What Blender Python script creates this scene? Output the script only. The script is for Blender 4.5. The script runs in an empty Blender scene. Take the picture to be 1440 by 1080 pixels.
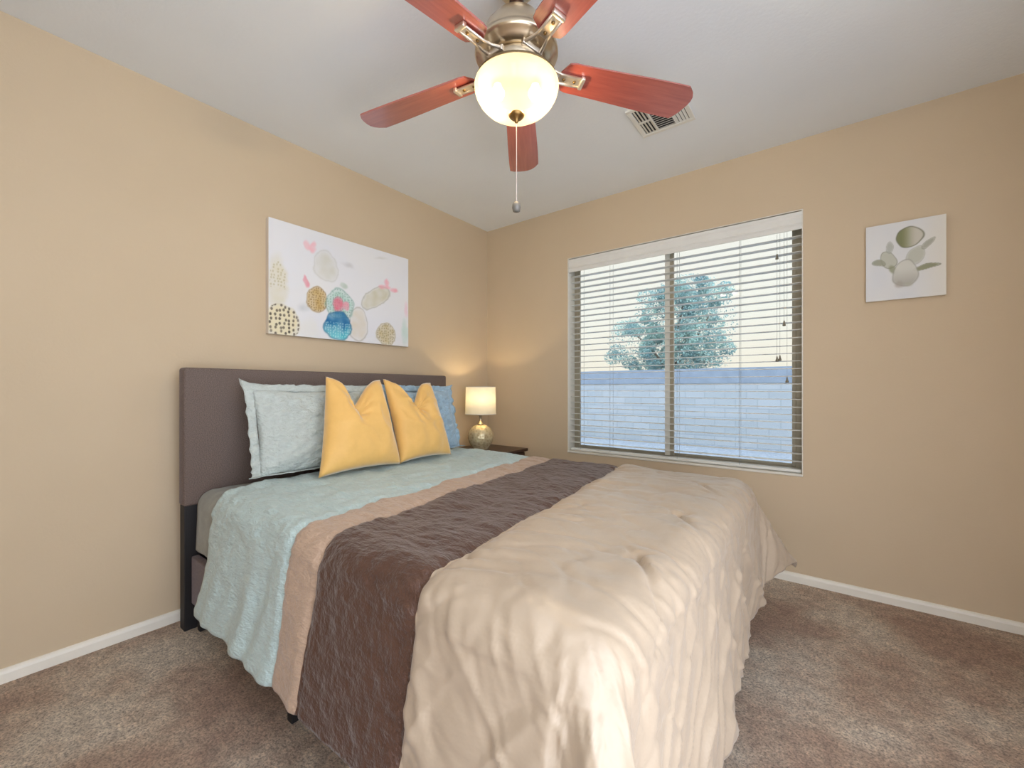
import bpy, bmesh, math, random
from mathutils import Vector, noise, Matrix
PI = math.pi
random.seed(7)
sc = bpy.context.scene
COL = sc.collection

# ---------------------------------------------------------------- camera
cd = bpy.data.cameras.new('camera'); cam = bpy.data.objects.new('camera', cd); COL.objects.link(cam)
cd.sensor_width = 36.0; cd.lens = 14.8; cd.shift_y = 6/1440; cd.clip_start = 0.02; cd.clip_end = 200
cam.location = (2.402, -2.803, 1.07)
cam.rotation_euler = (PI/2, 0, math.atan2(450, 592))
sc.camera = cam

# ---------------------------------------------------------------- world, lights, exposure
def s2l(c):
    return tuple(((v/255)/12.92 if v/255 <= .04045 else ((v/255+.055)/1.055)**2.4) for v in c) + (1,)
SKY_FRONT, SKY_BACK_FILL = .64, 2.8
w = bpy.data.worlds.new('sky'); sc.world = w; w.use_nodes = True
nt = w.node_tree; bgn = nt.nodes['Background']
tc = nt.nodes.new('ShaderNodeTexCoord'); sx = nt.nodes.new('ShaderNodeSeparateXYZ'); cr = nt.nodes.new('ShaderNodeValToRGB')
nt.links.new(tc.outputs['Generated'], sx.inputs[0]); nt.links.new(sx.outputs['Z'], cr.inputs[0])
cr.color_ramp.elements[0].position = 0.0; cr.color_ramp.elements[0].color = s2l((240, 228, 208))
cr.color_ramp.elements[1].position = 1.0; cr.color_ramp.elements[1].color = s2l((170, 195, 235))
e = cr.color_ramp.elements.new(0.16); e.color = s2l((240, 236, 224))
e = cr.color_ramp.elements.new(0.42); e.color = s2l((240, 234, 224))
e = cr.color_ramp.elements.new(0.55); e.color = s2l((205, 220, 238)); 
# sky: creamy and dimmer beyond window, boosted behind camera as added cool fill
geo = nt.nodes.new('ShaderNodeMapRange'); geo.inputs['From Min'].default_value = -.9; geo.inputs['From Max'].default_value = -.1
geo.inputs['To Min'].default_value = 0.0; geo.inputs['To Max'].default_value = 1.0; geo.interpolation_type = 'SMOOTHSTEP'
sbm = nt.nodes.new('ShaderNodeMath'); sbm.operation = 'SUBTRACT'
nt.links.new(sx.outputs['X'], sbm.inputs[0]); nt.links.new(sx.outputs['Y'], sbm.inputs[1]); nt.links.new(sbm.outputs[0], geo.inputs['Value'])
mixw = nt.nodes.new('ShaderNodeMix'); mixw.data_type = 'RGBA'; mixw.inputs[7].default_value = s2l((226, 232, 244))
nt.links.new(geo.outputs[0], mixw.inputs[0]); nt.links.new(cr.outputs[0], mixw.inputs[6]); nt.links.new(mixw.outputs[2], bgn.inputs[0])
stw = nt.nodes.new('ShaderNodeMapRange'); stw.inputs['To Min'].default_value = SKY_FRONT; stw.inputs['To Max'].default_value = SKY_BACK_FILL
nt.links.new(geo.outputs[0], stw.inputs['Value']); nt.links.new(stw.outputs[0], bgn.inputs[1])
def light(name, kind, loc, energy, col=(1, 1, 1), **k):
    d = bpy.data.lights.new(name, kind); d.energy = energy; d.color = col
    for a, v in k.items(): setattr(d, a, v)
    o = bpy.data.objects.new(name, d); COL.objects.link(o); o.location = loc
    return o
sc.view_settings.view_transform = 'Standard'; sc.view_settings.look = 'None'
sc.view_settings.gamma = 1; sc.view_settings.use_curve_mapping = False
sc.view_settings.exposure = 0.97

# ---------------------------------------------------------------- materials
class NT:
    def __init__(s, name):
        s.m = bpy.data.materials.new(name); s.m.use_nodes = True; s.t = s.m.node_tree
        s.b = s.t.nodes['Principled BSDF']; s.out = s.t.nodes['Material Output']
    def n(s, typ, **k):
        x = s.t.nodes.new(typ)
        for a, v in k.items(): setattr(x, a, v)
        return x
    def l(s, a, b): s.t.links.new(a, b)
    def coord(s, scale=(1, 1, 1), kind='Object'):
        c = s.n('ShaderNodeTexCoord'); m = s.n('ShaderNodeMapping'); m.inputs['Scale'].default_value = scale
        s.l(c.outputs[kind], m.inputs[0]); return m.outputs[0]
    def noise(s, vec, sc_, det=4, rough=.5):
        x = s.n('ShaderNodeTexNoise'); x.inputs['Scale'].default_value = sc_; x.inputs['Detail'].default_value = det
        x.inputs['Roughness'].default_value = rough; s.l(vec, x.inputs['Vector']); return x.outputs['Fac']
    def ramp(s, fac, stops):
        r = s.n('ShaderNodeValToRGB'); el = r.color_ramp.elements
        el[0].position, el[0].color = stops[0][0], s2l(stops[0][1]); el[1].position, el[1].color = stops[-1][0], s2l(stops[-1][1])
        for p, c in stops[1:-1]:
            q = el.new(p); q.color = s2l(c)
        s.l(fac, r.inputs[0]); return r.outputs[0]
    def bump(s, h, strength=.3, dist=.01):
        b = s.n('ShaderNodeBump'); b.inputs['Strength'].default_value = strength; b.inputs['Distance'].default_value = dist
        s.l(h, b.inputs['Height']); s.l(b.outputs[0], s.b.inputs['Normal']); return b
    def set(s, **k):
        for a, v in k.items(): s.b.inputs[a.replace('_', ' ')].default_value = v
        return s

def mat_plain(name, c, rough=.5, metal=0, var=6, nscale=8, bump=0, bscale=60, bdist=.002, sheen=0, coat=0, obj=(1, 1, 1)):
    q = NT(name); v = q.coord(obj)
    f = q.noise(v, nscale, 3)
    lo = tuple(max(0, x-var) for x in c); hi = tuple(min(255, x+var) for x in c)
    q.l(q.ramp(f, [(.3, lo), (.7, hi)]), q.b.inputs['Base Color'])
    q.set(Roughness=rough, Metallic=metal)
    if sheen: q.set(Sheen_Weight=sheen, Sheen_Roughness=.4)
    if coat: q.set(Coat_Weight=coat, Coat_Roughness=.12)
    if bump: q.bump(q.noise(v, bscale, 5, .6), bump, bdist)
    return q.m

M = {}
M['wall'] = mat_plain('tan_wall_paint', (202, 183, 154), .75, var=2, nscale=2, bump=.25, bscale=90, bdist=.002)
M['ceiling'] = mat_plain('ceiling_paint', (230, 235, 238), .9, var=2, nscale=2, bump=.3, bscale=70, bdist=.003)
M['white'] = mat_plain('white_trim_paint', (232, 228, 216), .45, var=3)
M['reveal'] = mat_plain('white_reveal_paint', (222, 218, 206), .6, var=3)
M['frame'] = mat_plain('tan_aluminium', (168, 160, 140), .45, metal=.2, var=4)
M['track'] = mat_plain('dark_track', (60, 58, 50), .6, var=4)
M['slat'] = mat_plain('blind_slat_vinyl', (222, 222, 216), .35, var=3)
M['cord'] = mat_plain('blind_cord', (150, 155, 155), .8, var=4)
M['tassel'] = mat_plain('tassel_wood', (120, 115, 100), .5, var=4)
M['nickel'] = mat_plain('brushed_nickel', (205, 190, 165), .28, metal=1, var=5)
M['bracket'] = mat_plain('blade_bracket_metal', (225, 215, 200), .3, metal=.85, var=4)
M['brass'] = mat_plain('aged_brass', (140, 110, 65), .35, metal=.9, var=8)
M['dark_ball'] = mat_plain('dark_bronze', (70, 45, 30), .4, metal=.6)
M['fitter'] = mat_plain('matte_gold_fitter', (96, 80, 52), .8, var=4)
M['fob'] = mat_plain('fob_grey', (120, 118, 112), .5, metal=.3)
M['chain'] = mat_plain('bead_chain', (215, 205, 195), .35, metal=.6)
M['vent'] = mat_plain('vent_enamel', (225, 224, 216), .5, var=2)
M['vent_dark'] = mat_plain('vent_duct', (45, 45, 45), .8, var=3)
M['black'] = mat_plain('black_bed_metal', (22, 20, 22), .6, var=3)
M['espresso'] = mat_plain('espresso_wood', (62, 36, 26), .35, var=8, nscale=14, obj=(1, 12, 1))
M['grey_sheet'] = mat_plain('grey_blanket', (150, 152, 145), .85, var=8, nscale=20, bump=.5, bscale=120, bdist=.004, sheen=.2)
M['mattress'] = mat_plain('mattress_ticking', (200, 200, 195), .9, var=4)
M['bark'] = mat_plain('tree_bark', (90, 78, 66), .9, var=15, bump=.6, bscale=20, bdist=.03)
M['ground'] = mat_plain('yard_gravel', (116, 124, 132), .95, var=20, nscale=30)
M['plastic'] = mat_plain('white_plastic', (225, 225, 220), .4, var=2)

def m_upholstery():
    q = NT('brown_grey_upholstery'); v = q.coord()
    f = q.noise(v, 260, 3, .7)
    q.l(q.ramp(f, [(.3, (78, 66, 60)), (.7, (124, 108, 100))]), q.b.inputs['Base Color'])
    q.set(Roughness=.75, Sheen_Weight=.18, Sheen_Roughness=.35, Sheen_Tint=s2l((205, 205, 230)))
    q.bump(f, .4, .002); return q.m
M['upholstery'] = m_upholstery()

def m_carpet():
    q = NT('beige_carpet'); v = q.coord()
    big = q.noise(v, 1.7, 5, .62); mid = q.noise(v, 24, 5, .75); fine = q.noise(v, 120, 5, .8)
    a = q.ramp(big, [(.40, (202, 164, 136)), (.48, (218, 188, 160)), (.53, (236, 214, 188)), (.60, (248, 234, 212))])
    b = q.ramp(fine, [(.36, (120, 112, 106)), (.5, (226, 222, 218)), (.6, (255, 255, 255))])
    c = q.ramp(mid, [(.32, (176, 168, 160)), (.62, (255, 255, 255))])
    m1 = q.n('ShaderNodeMix', data_type='RGBA', blend_type='MULTIPLY'); m1.inputs[0].default_value = 1
    q.l(a, m1.inputs[6]); q.l(b, m1.inputs[7])
    m2 = q.n('ShaderNodeMix', data_type='RGBA', blend_type='MULTIPLY'); m2.inputs[0].default_value = .8
    q.l(m1.outputs[2], m2.inputs[6]); q.l(c, m2.inputs[7])
    g = q.n('ShaderNodeBrightContrast'); g.inputs[1].default_value = .13; q.l(m2.outputs[2], g.inputs[0])
    q.l(g.outputs[0], q.b.inputs['Base Color']); q.set(Roughness=1); q.b.inputs['Specular IOR Level'].default_value = .1
    q.bump(fine, .9, .012); return q.m
M['carpet'] = m_carpet()

def m_cloth(name, c, crinkle=1.0, scale=38, rough=.6, sheen=.3, var=7, stretch=(1, 2.2, 2.2), spec=.5):
    q = NT(name); v = q.coord(stretch)
    f = q.noise(v, scale, 4, .6)
    lo = tuple(max(0, x-var) for x in c); hi = tuple(min(255, x+var) for x in c)
    q.l(q.ramp(f, [(.3, lo), (.7, hi)]), q.b.inputs['Base Color'])
    q.set(Roughness=rough, Sheen_Weight=sheen, Sheen_Roughness=.4)
    q.b.inputs['Specular IOR Level'].default_value = spec
    if crinkle: q.bump(f, min(1, .7*crinkle), .03)
    return q.m
M['c_blue'] = m_cloth('comforter_pale_blue', (186, 208, 208), .7, 42)
M['c_tan'] = m_cloth('comforter_tan_stripe', (184, 158, 136), .6, 46)
M['c_brown'] = m_cloth('comforter_brown_stripe', (80, 53, 40), .8, 30, rough=.48, sheen=.26, var=5, stretch=(1, 2.2, 1))
M['c_cream'] = m_cloth('comforter_champagne_satin', (182, 165, 144), .2, 9, rough=.36, sheen=.25, var=3, stretch=(1, 1, 1))
M['sham'] = m_cloth('sham_pale_blue_grey', (200, 210, 206), .9, 45, stretch=(1, 1, 1.8))
M['sham2'] = m_cloth('sham_sky_blue', (165, 195, 215), .9, 45, stretch=(1, 1, 1.8))
M['yellow'] = m_cloth('mustard_velvet', (234, 188, 108), .15, 14, rough=.6, sheen=.8, var=4, stretch=(1, 1, 1))

def m_blade():
    q = NT('mahogany_blade'); v = q.coord((1, 14, 14)); f = q.noise(v, 5, 5, .6)
    q.l(q.ramp(f, [(.3, (165, 70, 50)), (.7, (196, 96, 68))]), q.b.inputs['Base Color'])
    q.set(Roughness=.38, Coat_Weight=.9, Coat_Roughness=.2, Coat_IOR=2.4, Coat_Tint=s2l((225, 225, 255)))
    return q.m
M['blade'] = m_blade()

def m_glow(name, base, emis, strength, trans=.75, clear=0):
    q = NT(name); t = q.t; t.nodes.remove(q.b)
    d = q.n('ShaderNodeBsdfDiffuse'); tr = q.n('ShaderNodeBsdfTranslucent'); mx = q.n('ShaderNodeMixShader'); em = q.n('ShaderNodeEmission'); ad = q.n('ShaderNodeAddShader')
    gl = q.n('ShaderNodeBsdfGlossy'); gl.inputs['Roughness'].default_value = .15; m2 = q.n('ShaderNodeMixShader'); m2.inputs[0].default_value = .05
    f = q.noise(q.coord(), 22, 3); col = q.ramp(f, [(.3, base), (.7, tuple(min(255, x+6) for x in base))])
    q.l(col, d.inputs[0]); q.l(col, tr.inputs[0]); mx.inputs[0].default_value = trans
    q.l(d.outputs[0], mx.inputs[1]); q.l(tr.outputs[0], mx.inputs[2])
    q.l(mx.outputs[0], m2.inputs[1]); q.l(gl.outputs[0], m2.inputs[2])
    em.inputs[0].default_value = s2l(emis); em.inputs[1].default_value = strength
    if clear:
        tp = q.n('ShaderNodeBsdfTransparent'); tp.inputs[0].default_value = s2l((255, 238, 205)); m3 = q.n('ShaderNodeMixShader'); m3.inputs[0].default_value = clear
        q.l(m2.outputs[0], m3.inputs[1]); q.l(tp.outputs[0], m3.inputs[2]); m2 = m3
    q.l(m2.outputs[0], ad.inputs[0]); q.l(em.outputs[0], ad.inputs[1]); q.l(ad.outputs[0], q.out.inputs[0])
    return q.m
M['bowl'] = m_glow('frosted_bowl_glass', (72, 60, 43), (255, 228, 178), .34, .7, clear=.30)
M['shade'] = m_glow('lamp_shade_linen', (238, 232, 214), (255, 236, 196), .12, .3)

def m_pane():
    q = NT('window_glass'); q.t.nodes.remove(q.b)
    tr = q.n('ShaderNodeBsdfTransparent'); gl = q.n('ShaderNodeBsdfGlossy'); gl.inputs['Roughness'].default_value = .02
    f = q.n('ShaderNodeFresnel'); f.inputs[0].default_value = 1.35; mx = q.n('ShaderNodeMixShader')
    tr.inputs[0].default_value = (.93, .96, .97, 1)
    q.l(f.outputs[0], mx.inputs[0]); q.l(tr.outputs[0], mx.inputs[1]); q.l(gl.outputs[0], mx.inputs[2]); q.l(mx.outputs[0], q.out.inputs[0])
    return q.m
M['pane'] = m_pane()

def m_lampbase():
    q = NT('mercury_glass_base'); v = q.coord()
    vo = q.n('ShaderNodeTexVoronoi'); vo.inputs['Scale'].default_value = 45; q.l(v, vo.inputs['Vector'])
    q.l(q.ramp(vo.outputs['Distance'], [(0, (186, 166, 122)), (.6, (230, 214, 174))]), q.b.inputs['Base Color'])
    q.set(Roughness=.25, Metallic=.35); q.bump(vo.outputs['Distance'], .5, .006); return q.m
M['lampbase'] = m_lampbase()

def m_block(name, c1, c2, mortar):
    q = NT(name); c = q.n('ShaderNodeTexCoord'); mp = q.n('ShaderNodeMapping'); mp.inputs['Rotation'].default_value = (PI/2, 0, 0)
    q.l(c.outputs['Object'], mp.inputs[0]); br = q.n('ShaderNodeTexBrick')
    br.inputs['Color1'].default_value = s2l(c1); br.inputs['Color2'].default_value = s2l(c2); br.inputs['Mortar'].default_value = s2l(mortar)
    br.inputs['Scale'].default_value = 1; br.inputs['Brick Width'].default_value = .4; br.inputs['Row Height'].default_value = .2; br.inputs['Mortar Size'].default_value = .008
    q.l(mp.outputs[0], br.inputs['Vector']); q.l(br.outputs['Color'], q.b.inputs['Base Color']); q.set(Roughness=.9)
    q.bump(br.outputs['Fac'], -.3, .01); return q.m
M['block'] = m_block('grey_blue_block', (126, 133, 137), (134, 140, 144), (114, 121, 126))
M['block_cap'] = mat_plain('block_cap_course', (103, 114, 126), .9, var=5, nscale=6)

def m_leaf(name, a, b):
    q = NT(name); q.t.nodes.remove(q.b)
    oi = q.noise(q.coord(), 2.2, 3); col = q.ramp(oi, [(.35, a), (.65, b)])
    d = q.n('ShaderNodeBsdfDiffuse'); t = q.n('ShaderNodeBsdfTranslucent'); mx = q.n('ShaderNodeMixShader'); mx.inputs[0].default_value = .35
    q.l(col, d.inputs[0]); q.l(col, t.inputs[0]); q.l(d.outputs[0], mx.inputs[1]); q.l(t.outputs[0], mx.inputs[2]); q.l(mx.outputs[0], q.out.inputs[0])
    return q.m
M['leaf'] = m_leaf('tree_leaves', (104, 134, 138), (160, 186, 176))

def m_attr(name):
    q = NT(name); a = q.n('ShaderNodeVertexColor'); a.layer_name = 'paint'
    f = q.noise(q.coord(), 300, 2); q.bump(f, .2, .001)
    q.l(a.outputs[0], q.b.inputs['Base Color']); q.set(Roughness=.6); return q.m

# ---------------------------------------------------------------- mesh helpers
def link(name, me, parent=None, loc=(0, 0, 0)):
    o = bpy.data.objects.new(name, me); COL.objects.link(o)
    if parent: o.parent = parent
    o.location = loc
    return o
def obj(name, bm, m, parent=None, smooth=False, loc=(0, 0, 0), norm=True):
    if norm: bmesh.ops.recalc_face_normals(bm, faces=bm.faces)
    me = bpy.data.meshes.new(name); bm.to_mesh(me); bm.free()
    for mm in (m if isinstance(m, list) else [m]): me.materials.append(mm)
    if smooth:
        for p in me.polygons: p.use_smooth = True
    return link(name, me, parent, loc)
def thing(name, label, cat, loc=(0, 0, 0), rz=0, group=None):
    o = bpy.data.objects.new(name, None); COL.objects.link(o); o.empty_display_size = .05
    o.location = loc; o.rotation_euler = (0, 0, rz); tag(o, label, cat, group); return o
def tag(o, label, cat, group=None):
    o['label'] = label; o['category'] = cat
    if group: o['group'] = group
    return o
def struct(o): o['kind'] = 'structure'; return o
def box(bm, x0, x1, y0, y1, z0, z1, bev=0, seg=2):
    r = bmesh.ops.create_cube(bm, size=1)
    for v in r['verts']:
        v.co = Vector(((x0+x1)/2+v.co.x*(x1-x0), (y0+y1)/2+v.co.y*(y1-y0), (z0+z1)/2+v.co.z*(z1-z0)))
    if bev:
        es = {e for v in r['verts'] for e in v.link_edges}
        bmesh.ops.bevel(bm, geom=list(es), offset=bev, segments=seg, affect='EDGES', profile=.5)
    return bm
def bx(*a, **k): return box(bmesh.new(), *a, **k)
def lathe(bm, prof, n=48, c=(0, 0, 0)):
    rings = []
    for r, z in prof:
        if r < 1e-5: rings.append([bm.verts.new((c[0], c[1], c[2]+z))])
        else: rings.append([bm.verts.new((c[0]+r*math.cos(2*PI*i/n), c[1]+r*math.sin(2*PI*i/n), c[2]+z)) for i in range(n)])
    for a, b in zip(rings, rings[1:]):
        for i in range(n):
            j = (i+1) % n
            if len(a) == 1 and len(b) == 1: continue
            if len(a) == 1: bm.faces.new((a[0], b[i], b[j]))
            elif len(b) == 1: bm.faces.new((a[i], a[j], b[0]))
            else: bm.faces.new((a[i], a[j], b[j], b[i]))
    return bm
def tube(bm, pts, r, n=8):
    pts = [Vector(p) for p in pts]; rings = []
    for i, p in enumerate(pts):
        d = (pts[min(i+1, len(pts)-1)]-pts[max(i-1, 0)]).normalized()
        u = d.orthogonal().normalized() if i == 0 else (rings_u - d*rings_u.dot(d)).normalized()
        rings_u = u; v = d.cross(u); rr = r[i] if isinstance(r, (list, tuple)) else r
        rings.append([bm.verts.new(p+(u*math.cos(2*PI*k/n)+v*math.sin(2*PI*k/n))*rr) for k in range(n)])
    for a, b in zip(rings, rings[1:]):
        for k in range(n): bm.faces.new((a[k], a[(k+1) % n], b[(k+1) % n], b[k]))
    bm.faces.new(rings[0][::-1]); bm.faces.new(rings[-1])
    return bm
def nz(x, y=0, z=0): return noise.noise(Vector((x, y, z)))
def sstep(a, b, x):
    t = max(0, min(1, (x-a)/(b-a))); return t*t*(3-2*t)

# ================================================================ SETTING
RX, RY = 3.25, -3.55
def plane_box(name, m, *a): return struct(obj(name, bx(*a), m))
plane_box('floor', M['carpet'], -.1, RX, RY, .1, -.1, 0)
plane_box('ceiling', M['ceiling'], -.1, RX, RY, .1, 2.44, 2.54)
plane_box('wall_left', M['wall'], -.1, 0, RY, .15, 0, 2.44)
bm = bmesh.new()      # front wall with an added opening behind the camera that admits fill light
for a in ((-.1, 2.42, 0, 2.44), (2.98, RX, 0, 2.44), (2.42, 2.98, 2.08, 2.44)): box(bm, a[0], a[1], RY-.1, RY, a[2], a[3])
struct(obj('wall_front', bm, M['wall']))
plane_box('wall_right', M['wall'], RX, RX+.1, -1.75, .15, 0, 2.44)  # stops short; the open stretch is added to let fill light in
WX0, WX1, WZ0, WZ1 = .801, 2.276, .583, 2.056
bm = bmesh.new()
for a in ((0, WX0, 0, 2.44), (WX1, RX, 0, 2.44), (WX0, WX1, 0, WZ0), (WX0, WX1, WZ1, 2.44)):
    box(bm, a[0], a[1], 0, .15, a[2], a[3])
struct(obj('wall_back', bm, M['wall']))
def baseboard(name, pts2, axis):
    bm = bmesh.new(); prof = [(0, 0), (.014, 0), (.014, .034), (.011, .043), (.006, .048), (0, .05)]
    a, b = pts2; ends = []
    for t in (a, b):
        ends.append([bm.verts.new((d, t, z) if axis == 'y' else (t, -d, z)) for d, z in prof])
    for i in range(len(prof)-1): bm.faces.new((ends[0][i], ends[0][i+1], ends[1][i+1], ends[1][i]))
    bm.faces.new(ends[0]); bm.faces.new(ends[1][::-1])
    return struct(obj(name, bm, M['white']))
baseboard('baseboard_left', (RY, -.0), 'y')
baseboard('baseboard_back', (0.014, RX), 'x')

# window: white reveal, tan sliding frame with two panes
win = struct(bpy.data.objects.new('window_1', None)); COL.objects.link(win); win.location = (WX0, 0, WZ0)
WW, WH = WX1-WX0, WZ1-WZ0
bm = bmesh.new()
box(bm, 0.0005, .006, .002, .15, 0.006, WH-.006); box(bm, WW-.006, WW-.0005, .002, .15, .006, WH-.006); box(bm, .0005, WW-.0005, .002, .15, WH-.006, WH-.0005)
obj('reveal', bm, M['reveal'], win)
obj('window_sill', bx(.0005, WW-.0005, -.006, .15, .0005, .014, bev=.003), M['reveal'], win)
F0, F1 = .100, .135
bm = bmesh.new()
box(bm, .006, .034, F0, F1, .014, WH-.006, .002); box(bm, WW-.038, WW-.006, F0, F1, .014, WH-.006, .002)
box(bm, .034, WW-.038, F0, F1, WH-.04, WH-.006, .002); box(bm, .034, WW-.038, F0, F1, .014, .036, .002)
obj('window_frame', bm, M['frame'], win)
mid = WW*.5
def sash(x0, x1, y0, y1):
    bm = bmesh.new(); t = .02
    box(bm, x0, x0+t, y0, y1, .036, WH-.04, .002); box(bm, x1-t, x1, y0, y1, .036, WH-.04, .002)
    box(bm, x0+t, x1-t, y0, y1, .036, .036+t*.8, .002); box(bm, x0+t, x1-t, y0, y1, WH-.04-t*.8, WH-.04, .002)
    s = obj('sash', bm, M['frame'], win)
    obj('pane', bx(x0+t, x1-t, (y0+y1)/2-.002, (y0+y1)/2+.002, .036+t*.8, WH-.04-t*.8), M['pane'], s)
sash(.034, mid+.0, .1005, .1125); sash(mid-.01, WW-.038, .115, .130)
obj('meeting_rail', bx(mid-.034, mid-.002, .080, .100, .037, WH-.041, bev=.002), M['reveal'], win)  # white strip stands in for the reflection on the mullion's left half
obj('meeting_rail', bx(mid-.001, mid+.024, .085, .100, .037, WH-.041, bev=.002), M['frame'], win)

# ================================================================ BLIND
blind = thing('window_blind', 'wide white horizontal slat blind with open slats filling the window recess', 'blind', (WX0, .05, WZ0))
x0, x1 = .012, WW-.008
obj('headrail', bx(x0+.005, x1-.005, -.02, .035, WH-.05, WH-.01), M['slat'], blind)
bm = bmesh.new()
prof = [(-.048, WH-.012), (-.048, WH-.03), (-.044, WH-.04), (-.044, WH-.068), (-.041, WH-.074), (-.044, WH-.08), (-.048, WH-.09), (-.048, WH-.108), (-.040, WH-.108), (-.036, WH-.075), (-.034, WH-.012)]
ra = [bm.verts.new((x0-.004, a, b)) for a, b in prof]; rb = [bm.verts.new((x1+.002, a, b)) for a, b in prof]
for i in range(len(prof)):
    j = (i+1) % len(prof); bm.faces.new((ra[i], ra[j], rb[j], rb[i]))
bm.faces.new(ra); bm.faces.new(rb[::-1])
obj('valance', bm, M['slat'], blind)
nsl = 30; pitch = .0434
bm = bmesh.new()   # gently crowned slat
NS = 6; top = []; bot = []
for xx in (x0, x1):
    t = [];b = []
    for i in range(NS+1):
        y = -.024+.048*i/NS; c = .0016*(1-(2*i/NS-1)**2)
        t.append(bm.verts.new((xx, y, c+.0013))); b.append(bm.verts.new((xx, y, c-.0013)))
    top.append(t); bot.append(b)
for i in range(NS):
    bm.faces.new((top[0][i], top[1][i], top[1][i+1], top[0][i+1])); bm.faces.new((bot[0][i], bot[0][i+1], bot[1][i+1], bot[1][i]))
bm.faces.new((top[0][0], bot[0][0], bot[1][0], top[1][0])); bm.faces.new((top[0][NS], top[1][NS], bot[1][NS], bot[0][NS]))
for k in (0, 1): bm.faces.new(top[k]+bot[k][::-1])
s0 = obj('slat', bm, M['slat'], blind, loc=(0, 0, .077))
for i in range(1, nsl):
    c = s0.copy(); COL.objects.link(c); c.parent = blind; c.location = (random.uniform(-.001, .001), 0, .077+i*pitch); c.rotation_euler = (math.radians(random.uniform(-.7, .7)), 0, 0)
obj('bottom_rail', bx(x0, x1, -.025, .025, .0165, .034, bev=.004), M['slat'], blind)
for px in (.10, .335, .80, 1.16, ):
    for dy in (-.027, .027):
        obj('ladder_cord', tube(bmesh.new(), [(px, dy, .03), (px, dy, WH-.05)], .0011, 5), M['cord'], blind)
for px, zt in ((1.352, 1.822), (1.386, 1.44), (1.352, 1.24), (1.366, 1.245), (1.40, 1.12)):
    z = zt-WZ0
    cobj = obj('pull_cord', tube(bmesh.new(), [(px, -.034, z), (px, -.0335, (z+WH-.1)/2), (px, -.032, WH-.05)], .0008, 5), M['cord'], blind)
    obj('tassel', lathe(bmesh.new(), [(0, .012), (.003, .011), (.004, .002), (.008, -.012), (.008, -.018), (0, -.020)], 14, (px, -.034, z)), M['tassel'], cobj, True)

# ================================================================ OUTSIDE
plane_box('ground', M['ground'], -25, 25, .16, 30, -.25, -.15)
fence = thing('block_wall', 'grey-blue concrete block garden wall outside the window', 'wall', (-2, 7, -.15))
def seg_box(z0, z1, y0, y1): return bx(-14, 14, y0, y1, z0, z1)
obj('block_courses', seg_box(0, 1.33, 0, .2), M['block'], fence)
obj('top_course', seg_box(1.33, 1.65, -.02, .22), M['block_cap'], fence)

def leaf_cloud(blobs, n, size):
    bm = bmesh.new()
    clumps = []
    for c, r in blobs:       # small ragged clumps all over each bough
        for _ in range(16):
            d = Vector((random.gauss(0, 1), random.gauss(0, 1), random.gauss(0, 1))).normalized()*random.uniform(.45, 1.02)
            k = random.uniform(.14, .3)
            clumps.append(((c[0]+d.x*r[0], c[1]+d.y*r[1], c[2]+d.z*r[2]), (k, k, k*.85)))
    blobs = clumps+list(blobs)*3
    for _ in range(n):
        c, r = random.choice(blobs)
        while True:
            d = Vector((random.uniform(-1, 1), random.uniform(-1, 1), random.uniform(-1, 1)))
            if d.length < 1: break
        d = d.normalized()*(d.length**.45)
        p = Vector(c)+Vector((d.x*r[0], d.y*r[1], d.z*r[2]))
        s = size*random.uniform(.6, 1.3)
        a = Vector((random.gauss(0, 1), random.gauss(0, 1), random.gauss(0, .8))).normalized(); b = a.orthogonal().normalized()
        b.rotate(Matrix.Rotation(random.uniform(0, 6.28), 3, a)); a *= s; b *= s*.42
        bm.faces.new([bm.verts.new(p-a), bm.verts.new(p+b+a*.1), bm.verts.new(p+a), bm.verts.new(p-b+a*.1)])
    return bm
def tree(name, label, base, trunk, blobs, n, size, branches):
    t = thing(name, label, 'tree', base)
    bm = bmesh.new(); tube(bm, trunk, [.13, .11, .09, .05][:len(trunk)], 10)
    for br in branches: tube(bm, br, [.05, .03, .012], 7)
    obj('trunk', bm, M['bark'], t, True)
    obj('foliage', leaf_cloud(blobs, n, size), M['leaf'], t, norm=False)
    return t
tree('leafy_tree', 'large bushy grey-green tree rising behind the block wall, seen through the blind', (-1.1, 9.2, -.15),
     [(0, 0, 0), (.05, 0, .9), (-.05, .05, 1.9), (0, 0, 3.0)],
     [((-.95, 0, 2.55), (.95, .8, .8)), ((-.1, 0, 3.2), (1.0, .9, .95)), ((.75, 0, 3.1), (.85, .8, 1.1)), ((.6, 0, 2.2), (.9, .8, .75)), ((-.4, 0, 2.0), (1.1, .8, .5)), ((.35, .1, 3.9), (.7, .6, .45))],
     42000, .032, [[(0, 0, 1.6), (-.5, 0, 2.2), (-1.2, .1, 2.9)], [(0, 0, 1.8), (.5, 0, 2.4), (.95, 0, 3.2)], [(0, 0, 2.0), (.1, .2, 3), (.3, .1, 3.9)]])
tree('distant_shrub', 'low distant shrub peeking over the block wall near the right side of the window', (2.1, 10.2, -.15),
     [(0, 0, 0), (0, 0, .6), (0, 0, 1.2)], [((0, 0, 1.55), (.55, .4, .3)), ((.6, 0, 1.65), (.4, .4, .3))], 900, .06,
     [[(0, 0, .8), (.2, 0, 1.2), (.5, 0, 1.6)]])

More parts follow.
